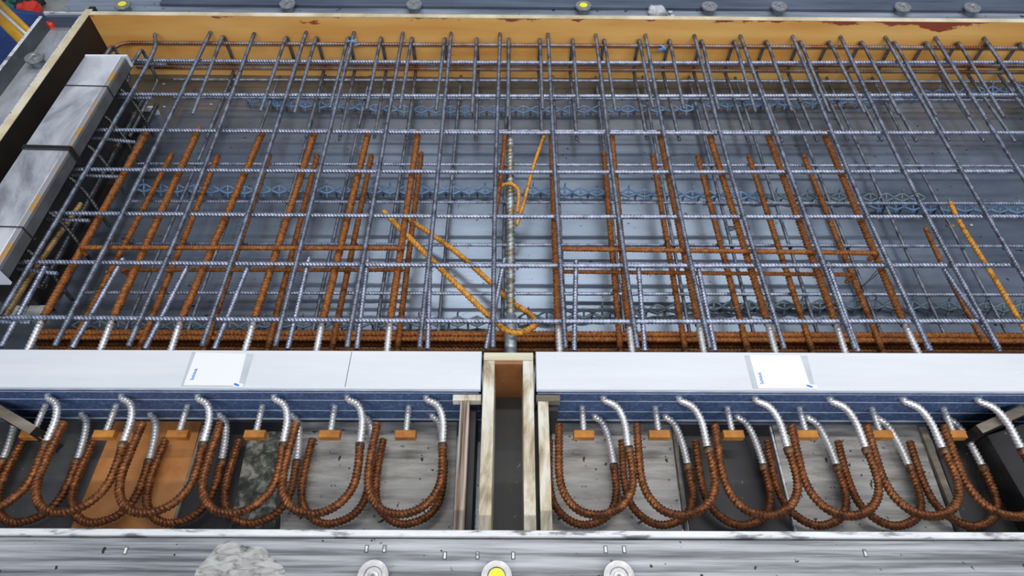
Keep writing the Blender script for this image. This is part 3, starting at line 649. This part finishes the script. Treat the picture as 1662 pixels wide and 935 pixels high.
# ------------------------------------------------------------------ hairpins over the back edge
HP = [((183, 73), (150, 120)), ((230, 79), (200, 128)), ((363, 55), (313, 185)), ((466, 55), (423, 180)), ((514, 57), (478, 183)), ((566, 57), (536, 175)), ((619, 57), (595, 177)), ((669, 57), (649, 177)), ((722, 58), (708, 179)),
      ((774, 58), (766, 182)), ((826, 58), (824, 190)), ((876, 58), (881, 177)), ((929, 57), (939, 177)), ((980, 58), (999, 180)), ((1036, 57), (1060, 175)), ((1085, 57), (1110, 177)),
      ((1137, 58), (1166, 178)), ((1190, 59), (1226, 182)), ((1242, 60), (1285, 180)), ((1296, 60), (1346, 182)), ((1344, 62), (1403, 183)), ((1396, 62), (1459, 185)), ((1449, 63), (1519, 188)),
      ((1500, 63), (1573, 188)), ((1553, 64), (1629, 190)), ((1601, 65), (1680, 192)), ((1654, 66), (1740, 195))]
zh = 0.152; zl = 0.040
for k, (a, b) in enumerate(HP):
    A, B = P(*a, zh), P(*b, zh-0.004)
    xo = 0.010*math.copysign(1, A.x-0.0) if abs(A.x) > 0.02 else 0.008
    yk = min(A.y, yb(A.x)-0.010)
    C = Vector((A.x, yk, zl)); D = Vector((A.x+0.004, P(831, 226, zl).y+random.uniform(-0.006, 0.006), zl))
    pts = fillet([B, Vector((A.x, yk, zh)), C, D], 0.016, 7)
    tag(rebar('hairpin_bar', pts, 0.0048, M['bar_dark'], pitch=0.008, amp=0.12, n=8), 'dark grey hairpin bar at the back edge, %s from the left' % ORD[k], 'hairpin bar', 'hairpin bars along the back edge')

# long bars held inside the back hairpins
def lerp_bar(a, b, z, r, mat, lb, bend=None):
    A, B = P(*a, z), P(*b, z)
    for q in (A, B): q.y = min(q.y, yb(q.x)-0.022)
    pts = [A, B]
    if bend: pts = fillet([P(*bend, z), A, B], 0.05, 8)
    tag(rebar('edge_longitudinal_bar', pts, r, mat, pitch=0.008, amp=0.14, n=8), lb, 'rebar', 'long bars along the back edge')
lerp_bar((196, 69), (1720, 78), 0.137, 0.0055, M['rust_grey'], 'topmost long rust-tinged bar along the orange board', (168, 92))
lerp_bar((214, 103), (1720, 91), 0.075, 0.0050, M['rust_grey'], 'middle long rust-tinged bar along the orange board')
lerp_bar((222, 109), (1720, 112), 0.053, 0.0050, M['rust_grey'], 'lowest long rust-tinged bar along the orange board')

# U bars at the left end (upper legs end free)
for k, (a, b) in enumerate([((200, 101), (270, 105)), ((176, 158), (247, 159)), ((140, 223), (220, 231)), ((100, 283), (193, 287)), ((58, 355), (145, 358)), ((12, 434), (93, 444)), ((-40, 522), (50, 523))]):
    z = 0.128; A, B = P(*a, z), P(*b, z)
    tag(rebar('end_bar', [A, B], 0.0050, M['bar'], pitch=0.008, amp=0.15, n=10), 'short crossways bar poking from the left end cover, %s from the back' % ORD[k], 'rebar', 'short bars at the left end')

# ------------------------------------------------------------------ left end element with sheet cover
X0, X1 = -1.218, -1.103
ya, ybk = P(0, 445, 0.19).y, P(170, 92, 0.206).y
t = empty('end_element', ((X0+X1)/2, (ya+ybk)/2, 0)); tag(t, 'long grey sheet-covered insulation element standing along the left end', 'thermal break element')
MB().box(X0, X1-0.012, ya, ybk, 0.199, 0.206, 0.0012).build('top_cover', M['cover'], t)['label'] = 'shiny streaked metal cover'
MB().box(X1-0.0118, X1, ya, ybk, 0.199, 0.2055, 0.0012).build('rusty_edge', M['cover_edge'], t)
MB().box(X1-0.006, X1+0.001, ya, ybk, 0.168, 0.1988, 0.0008).build('side_lip', M['cover_side'], t)
MB().box(X0+0.002, X1-0.03, ya+0.034, ybk-0.004, 0.016, 0.1985).build('insulation_body', M['film'], t)
MB().box(X0, X1-0.006, ya+0.034, ybk, 0.0, 0.015, 0.001).build('bottom_rail', M['film'], t)
MB().box(X1-0.0055, X1-0.0035, ya+0.036, ybk-0.002, 0.0, 0.022, 0.0004).build('bottom_flange', M['magnet_dark'], t)
MB().box(X0+0.002, X1+0.006, ybk+0.0002, ybk+0.007, 0.172, 0.209, 0.001).build('end_tape', M['white_foil'], t)
MB().box(X1-0.05, X1+0.008, ybk+0.0002, ybk+0.008, 0.0, 0.03, 0.001).build('end_tape', M['white_foil'], t)
MB().box(X0-0.002, X1+0.006, ya-0.007, ya-0.0002, 0.16, 0.209, 0.001).build('end_tape', M['white_foil'], t)
def strap(y, w_, dz=0.0):
    p = [(X0-0.0015, y, 0.17), (X0-0.0015, y, 0.2075), (X1+0.002, y-0.004, 0.2075), (X1+0.0025, y-0.004, 0.16)]
    b = MB()
    for i in range(3):
        a, c = Vector(p[i]), Vector(p[i+1]); b.tube([a, c], w_, 6)
    b.build('strap', M['strap'], t)
ys = P(75, 237, 0.206).y
strap(ys, 0.0028); strap(ys-0.012, 0.0016); strap(ys-0.006, 0.002)
strap(P(135, 139, 0.206).y, 0.0014); strap(P(10, 367, 0.206).y, 0.0014)
for y in np.arange(ya+0.08, ybk-0.05, 0.118):
    pts = smooth_path([(X1-0.032, y+0.02, 0.165), (X1+0.0, y+0.012, 0.15), (X1+0.03, y-0.01, 0.11), (X1+0.045, y-0.03, 0.06), (X1+0.05, y-0.036, 0.03)], 5)
    rebar('curved_tie', pts, 0.0045, M['black_bar'], t, pitch=0.008, amp=0.13, n=8)
for y in (P(205, 184, 0.05).y, P(200, 238, 0.05).y, P(30, 465, 0.05).y):
    MB().box(X1-0.031, X1-0.012, y-0.005, y+0.005, 0.05, 0.054, 0.001).build('yellow_marker', M['yellow_paint'], t)
for k, (x, z) in enumerate([(X1+0.030, 0.10), (X1+0.042, 0.058)]):
    tag(rebar('longitudinal_bar', [(x-0.008, ya+0.03, z), (x-0.008, ybk-0.02, z)], 0.006, M['black_bar'], pitch=0.009, amp=0.16, n=8),
        ['black ribbed bar beside the left end element, the upper one', 'black ribbed bar beside the left end element, the lower one'][k], 'rebar')

# loose bars
def loose(pts, z, r, mat, lb, nm='loose_bar', pitch=0.009, zs=None, amp=0.17):
    q = [P(*p, (zs[i] if zs else z)) for i, p in enumerate(pts)]
    tag(rebar(nm, smooth_path(q, 12) if len(q) > 2 else q, r, mat, pitch=pitch, amp=amp, n=12), lb, 'rebar')
loose([(132, 330), (57, 437), (8, 515)], 0.100, 0.006, M['rust_pale'], 'ochre rusted bar at the left, below the mesh')
loose([(1502, 370), (1527, 425), (1596, 556)], 0.09, 0.0052, M['rust'], 'orange rusted bar at the right, the left of the two loose ones')
loose([(1542, 328), (1560, 365), (1605, 437), (1662, 532), (1700, 600)], 0.10, 0.0056, M['rust_bright'], 'bright ochre rusted bar at the far right')
# ------------------------------------------------------------------ transport anchor in the middle
t = empty('transport_anchor', P(829, 540, 0)); tag(t, 'thick threaded lifting anchor with galvanised sleeve in the middle of the form', 'anchor')
za = 0.085
A, B = P(828, 226, za), P(829, 517, za)
pts = [A, B]
V, Fc = tube_geo(pts, 0.0085, True, 0.014, 0.22, 14, None, 0.25)
mesh_obj('threaded_rod', V, Fc, M['rust_pale_galv'] if 'rust_pale_galv' in M else noise_mat('galvanised_rod_with_rust', [(0.36, (0.50, 0.28, 0.07)), (0.44, (0.30, 0.28, 0.22)), (0.56, (0.42, 0.46, 0.46)), (0.7, (0.62, 0.68, 0.68))], 22, 0.6, 0.4), t, True)
E = P(829, 556, za); E.y = YE1+0.024
rebar('sleeve', [B+Vector((0, 0.004, 0)), E], 0.0135, M['galv'], t, ribs=False, n=20)
E2 = Vector((E.x, YE1+0.004, za)); rebar('end_collar', [E, E2], 0.0175, M['galv'], t, ribs=False, n=20)
rebar('neck_ring', [P(828, 285, za), P(828, 290, za)], 0.0108, M['wire'], t, ribs=False, n=16)
# bent V bar hooked round the anchor
loose([(622, 343), (660, 381), (715, 436), (775, 495), (802, 521), (822, 536), (842, 540), (862, 533), (869, 523), (862, 512), (845, 500), (832, 492), (800, 462), (735, 405), (662, 355)], 0.1, 0.0064,
      M['rust_bright'], 'bright orange bent V-shaped bar hooked under the central anchor', 'hooked_bar', 0.010, [0.118]*6+[0.112, 0.10, 0.085, 0.072, 0.062, 0.055, 0.05, 0.05, 0.05])
loose([(883, 221), (866, 270), (850, 330), (838, 366)], 0.1, 0.0045, M['rust_bright'], 'thin orange bar slanting down right of the central anchor', 'slanting_bar', 0.008, [0.12, 0.105, 0.08, 0.065])
loose([(820, 214), (817, 250), (811, 300), (802, 362)], 0.11, 0.0055, M['rust'], 'rusty brown bar just left of the central anchor', 'slanting_bar', 0.008)
loose([(802, 345), (806, 320), (812, 304), (826, 298), (838, 304), (842, 318), (839, 345)], 0.1, 0.0045, M['rust_bright'], 'small orange hoop bar arched over the central anchor', 'hoop_bar', 0.008, [0.07, 0.09, 0.103, 0.108, 0.103, 0.09, 0.07])

# ------------------------------------------------------------------ plastic spacer strips
def spacer(a, b, mat, lb, ph=0):
    A, B = P(*a, 0.012), P(*b, 0.012); Ld = (B-A).length; d = (B-A)/Ld; nn = Vector((-d.y, d.x, 0))
    if nn.y < 0: nn = -nn
    n = max(2, int(round(Ld/0.045))); st = Ld/n; b_ = MB(); r = 0.0028
    for i in range(n):
        p0 = A+d*st*i; p1 = A+d*st*(i+1); mid = (p0+p1)/2
        def arc(off, zc, ze):
            w_ = lambda u: 1-abs(2*u-1)**1.2
            return [p0+(p1-p0)*u + nn*off*w_(u) + Vector((0, 0, -0.012+ze+(zc-ze)*w_(u))) for u in (0, .1, .3, .5, .7, .9, 1)]
        b_.tube(arc(0.009, 0.026, 0.019), r, 5)
        b_.tube(arc(-0.009, 0.014, 0.017), r*1.3, 5)
        T = mid+nn*0.009+Vector((0, 0, 0.014)); D = mid-nn*0.009+Vector((0, 0, 0.002))
        b_.tube([T, D], r, 5)                                              # post
        b_.tube([D, mid-nn*0.016+Vector((0, 0, -0.0112))], r, 5)           # foot
        b_.tube([p0+Vector((0, 0, 0.008)), p0+nn*0.004+Vector((0, 0, -0.0112))], r, 5)
        if (i+ph) % 2 == 0: b_.tube([T, T+nn*0.004+Vector((0, 0, 0.009)), T+nn*0.006+d*0.003+Vector((0, 0, 0.012))], r*0.8, 5)
    tag(b_.build('plastic_spacer_strip', mat, smooth=True), lb, 'spacer strip', 'wavy plastic spacer strips')
bp_, tp_ = M['blue_plastic'], M['teal_plastic']
spacer((400, 163), (470, 172), bp_, 'blue plastic spacer strip in the back row, leftmost piece')
spacer((440, 170), (668, 181), bp_, 'blue plastic spacer strip in the back row, second piece from the left')
spacer((672, 181), (908, 181), bp_, 'blue plastic spacer strip in the back row, middle piece')
spacer((912, 181), (1125, 179), bp_, 'blue plastic spacer strip in the back row, right of the middle')
spacer((1122, 174), (1420, 165), bp_, 'blue plastic spacer strip in the back row, between middle and right end')
spacer((1425, 160), (1662, 146), bp_, 'blue plastic spacer strip in the back row, rightmost piece')
spacer((222, 308), (412, 312), bp_, 'blue plastic spacer strip in the middle row, leftmost piece')
spacer((416, 311), (800, 312), bp_, 'blue plastic spacer strip in the middle row, left of the anchor')
spacer((852, 312), (1240, 322), bp_, 'blue plastic spacer strip in the middle row, right of the anchor')
spacer((1245, 322), (1500, 324), tp_, 'grey plastic spacer strip in the middle row, towards the right')
spacer((1410, 336), (1690, 344), bp_, 'blue plastic spacer strip in the middle row, rightmost piece')
spacer((120, 531), (420, 533), tp_, 'dark plastic spacer strip in the front row, leftmost piece')
spacer((415, 528), (790, 524), tp_, 'dark plastic spacer strip in the front row, left of the anchor')
spacer((842, 518), (1110, 502), tp_, 'dark plastic spacer strip in the front row, right of the anchor')
spacer((1114, 500), (1400, 497), tp_, 'dark plastic spacer strip in the front row, centre right')
spacer((1404, 497), (1700, 504), tp_, 'dark plastic spacer strip in the front row, rightmost piece')

# clips and tie wires
def clip(px, py, z, lb):
    c = P(px, py, z); b_ = MB()
    for k in range(9):
        a = c+Vector((random.uniform(-.016, .016), random.uniform(-.006, .004), random.uniform(-.018, .010)))
        q = c+Vector((random.uniform(-.016, .016), random.uniform(-.006, .004), random.uniform(-.018, .010)))
        b_.tube([a, (a+q)/2+Vector((0, -0.004, 0.004)), q], 0.0022, 6)
    tag(b_.build('plastic_clip', M['clip'], smooth=True), lb, 'clip', 'blue plastic clips')
clip(572, 68, 0.16, 'light blue plastic clip on the back edge bars at the left')
clip(1077, 76, 0.15, 'light blue plastic clip on the back edge bars right of centre')
def tie(px, py, z, lb, s=0.009):
    c = P(px, py, z); v = []
    for k in range(25):
        a = k/24*4*math.pi; v.append(c+Vector((s*math.cos(a)*0.8, s*0.8*math.cos(a+0.6), s*0.9*math.sin(a)-0.003)))
    v += [v[-1]+Vector((0.004, -0.006, 0.008)), v[-1]+Vector((0.010, -0.014, 0.010))]
    tag(MB().tube(v, 0.0008, 5).build('tie_wire', M['wire'], smooth=True), lb, 'tie wire', 'twisted tie wires')
tie(1422, 99, 0.15, 'dark tie wire twisted round the top mesh crossing, upper right')
tie(1440, 429, 0.15, 'dark tie wire on the mesh crossing above the right cross bar end')
tie(141, 511, 0.15, 'dark tie wire at the front left crossing of the mesh')
tie(1612, 429, 0.15, 'dark tie wire on the mesh near the right margin')
tie(726, 91, 0.15, 'dark tie wire on the rearmost mesh bar near the middle')
tie(1594, 519, 0.15, 'dark tie wire on the front mesh bar at the far right')
b_ = MB(); q = [P(1440, 430, 0.15), P(1418, 450, 0.10), P(1396, 468, 0.06), P(1412, 452, 0.08), P(1425, 437, 0.14)]
b_.tube(q, 0.0009, 5); tag(b_.build('tie_wire', M['wire'], smooth=True), 'long loose V of tie wire hanging at the right cross bars', 'tie wire', 'twisted tie wires')
# small white plastic spacers at the left
for k, (px, lb) in enumerate([(8, 'white plastic block on the table at the left edge, first of three'), (31, 'white plastic block on the table at the left, middle of three'), (56, 'white plastic block on the table at the left, right of three')]):
    c = P(px, 502, 0.022); w_ = 0.014 if k < 2 else 0.019
    b_ = MB().box(c.x-w_, c.x+w_, c.y-0.014, c.y+0.014, 0.0, 0.022, 0.003)
    tag(b_.build('plastic_block', M['white_plastic']), lb, 'plastic block', 'white plastic blocks at the left')

# ------------------------------------------------------------------ label cards on the white covers
def card(c4, bagp, tpos, tdir, spos, lb):
    t = empty('label_card', P(*c4[0], ZT)); tag(t, lb, 'label card', 'cards on the white covers')
    MB().prism([P(x, y, ZT) for x, y in bagp], ZT+0.0002, ZT+0.0007).build('clear_bag', M['bag'], t)
    MB().prism([P(x, y, ZT) for x, y in c4], ZT+0.0008, ZT+0.0014).build('card', M['card'], t)
    MB().prism([P(x, y, ZT) for x, y in spos[0]], ZT+0.0009, ZT+0.0015).build('corner_tab', M['card'], t)
    cu = bpy.data.curves.new('lettering', 'FONT'); cu.body = 'Sch\u00f6ck'; cu.size = 0.020; cu.extrude = 0.0001; cu.offset = 0.0003
    A, B = P(*tpos, ZT+0.0017), P(*tdir, ZT+0.0017)
    tmp = bpy.data.objects.new('tmp', cu); COL.objects.link(tmp)
    dg = bpy.context.evaluated_depsgraph_get(); me = bpy.data.meshes.new_from_object(tmp.evaluated_get(dg)); COL.objects.unlink(tmp)
    wd = max(v.co.x for v in me.vertices); ang = math.atan2(B.y-A.y, B.x-A.x); sc = (B-A).length/wd
    o = bpy.data.objects.new('lettering', me); COL.objects.link(o); me.materials.clear(); me.materials.append(M['print_blue'])
    o.parent = t; o.location = A-wpos(t); o.rotation_euler = (0, 0, ang); o.scale = (sc, sc, 1)
    # small blue swoosh
    c = P(*spos[1], ZT+0.0016); b = MB(); n = 14; v = []
    for i in range(n):
        u = i/(n-1); v.append((c.x-0.0055+0.012*u, c.y+0.003-0.005*u+0.001*math.sin(math.pi*u), c.z))
    lo = [(x, y-0.0042*math.sin(math.pi*min(1, 0.15+0.85*i/(n-1)))**0.6-0.0004, z) for i, (x, y, z) in enumerate(v)]
    f = [(i, i+1, n+i+1, n+i) for i in range(n-1)]
    mesh_obj('printed_swoosh', v+lo, [q[::-1] for q in f], M['print_blue'], t)
card([(318.5, 572), (400, 574.5), (387, 626.5), (298, 626)], [(312, 571.5), (412, 575), (396, 628), (294, 627)], (313.5, 617), (321, 598), ([(382, 621), (396, 623.5), (394, 629), (379, 628.5)], (384, 624)),
     'white card in a clear bag on the left white cover')
card([(1216, 577), (1298, 577.5), (1316, 631), (1230.5, 631)], [(1208, 577), (1310, 578), (1323, 630), (1222, 631)], (1240, 623.5), (1234.5, 604), ([(1313, 624), (1326, 626), (1325, 632), (1310, 631.5)], (1314, 626.5)),
     'white card in a clear bag on the right white cover')

for k, (px, py, lb) in enumerate([(266, 137, 'tiny white crumb near the back left corner'), (343, 170, 'tiny white crumb under the second mesh bar at the left'), (267, 174, 'tiny white crumb beside the end element tip'),
                                  (175, 442, 'tiny white crumb on the dark floor between the left bars'), (1576, 366, 'tiny white crumb beside the bright bar at the right')]):
    c = P(px, py, 0.0); rock('concrete_crumb', c, 0.004, 0.003, 0.002, M['lump'], 40+k, lb, 'concrete crumb', 'crumbs on the casting table')
c = P(840, 345, 0.0); c = P(1185, 371, 0.0)
rock('dead_leaf', c, 0.012, 0.007, 0.002, M['wire'], 51, 'small dark curled scrap on the steel table right of centre', 'scrap')
c = P(1542, 366, 0.0); rock('paper_scrap', c, 0.012, 0.006, 0.002, M['rust_pale'], 52, 'small brown scrap on the steel table near the right', 'scrap')
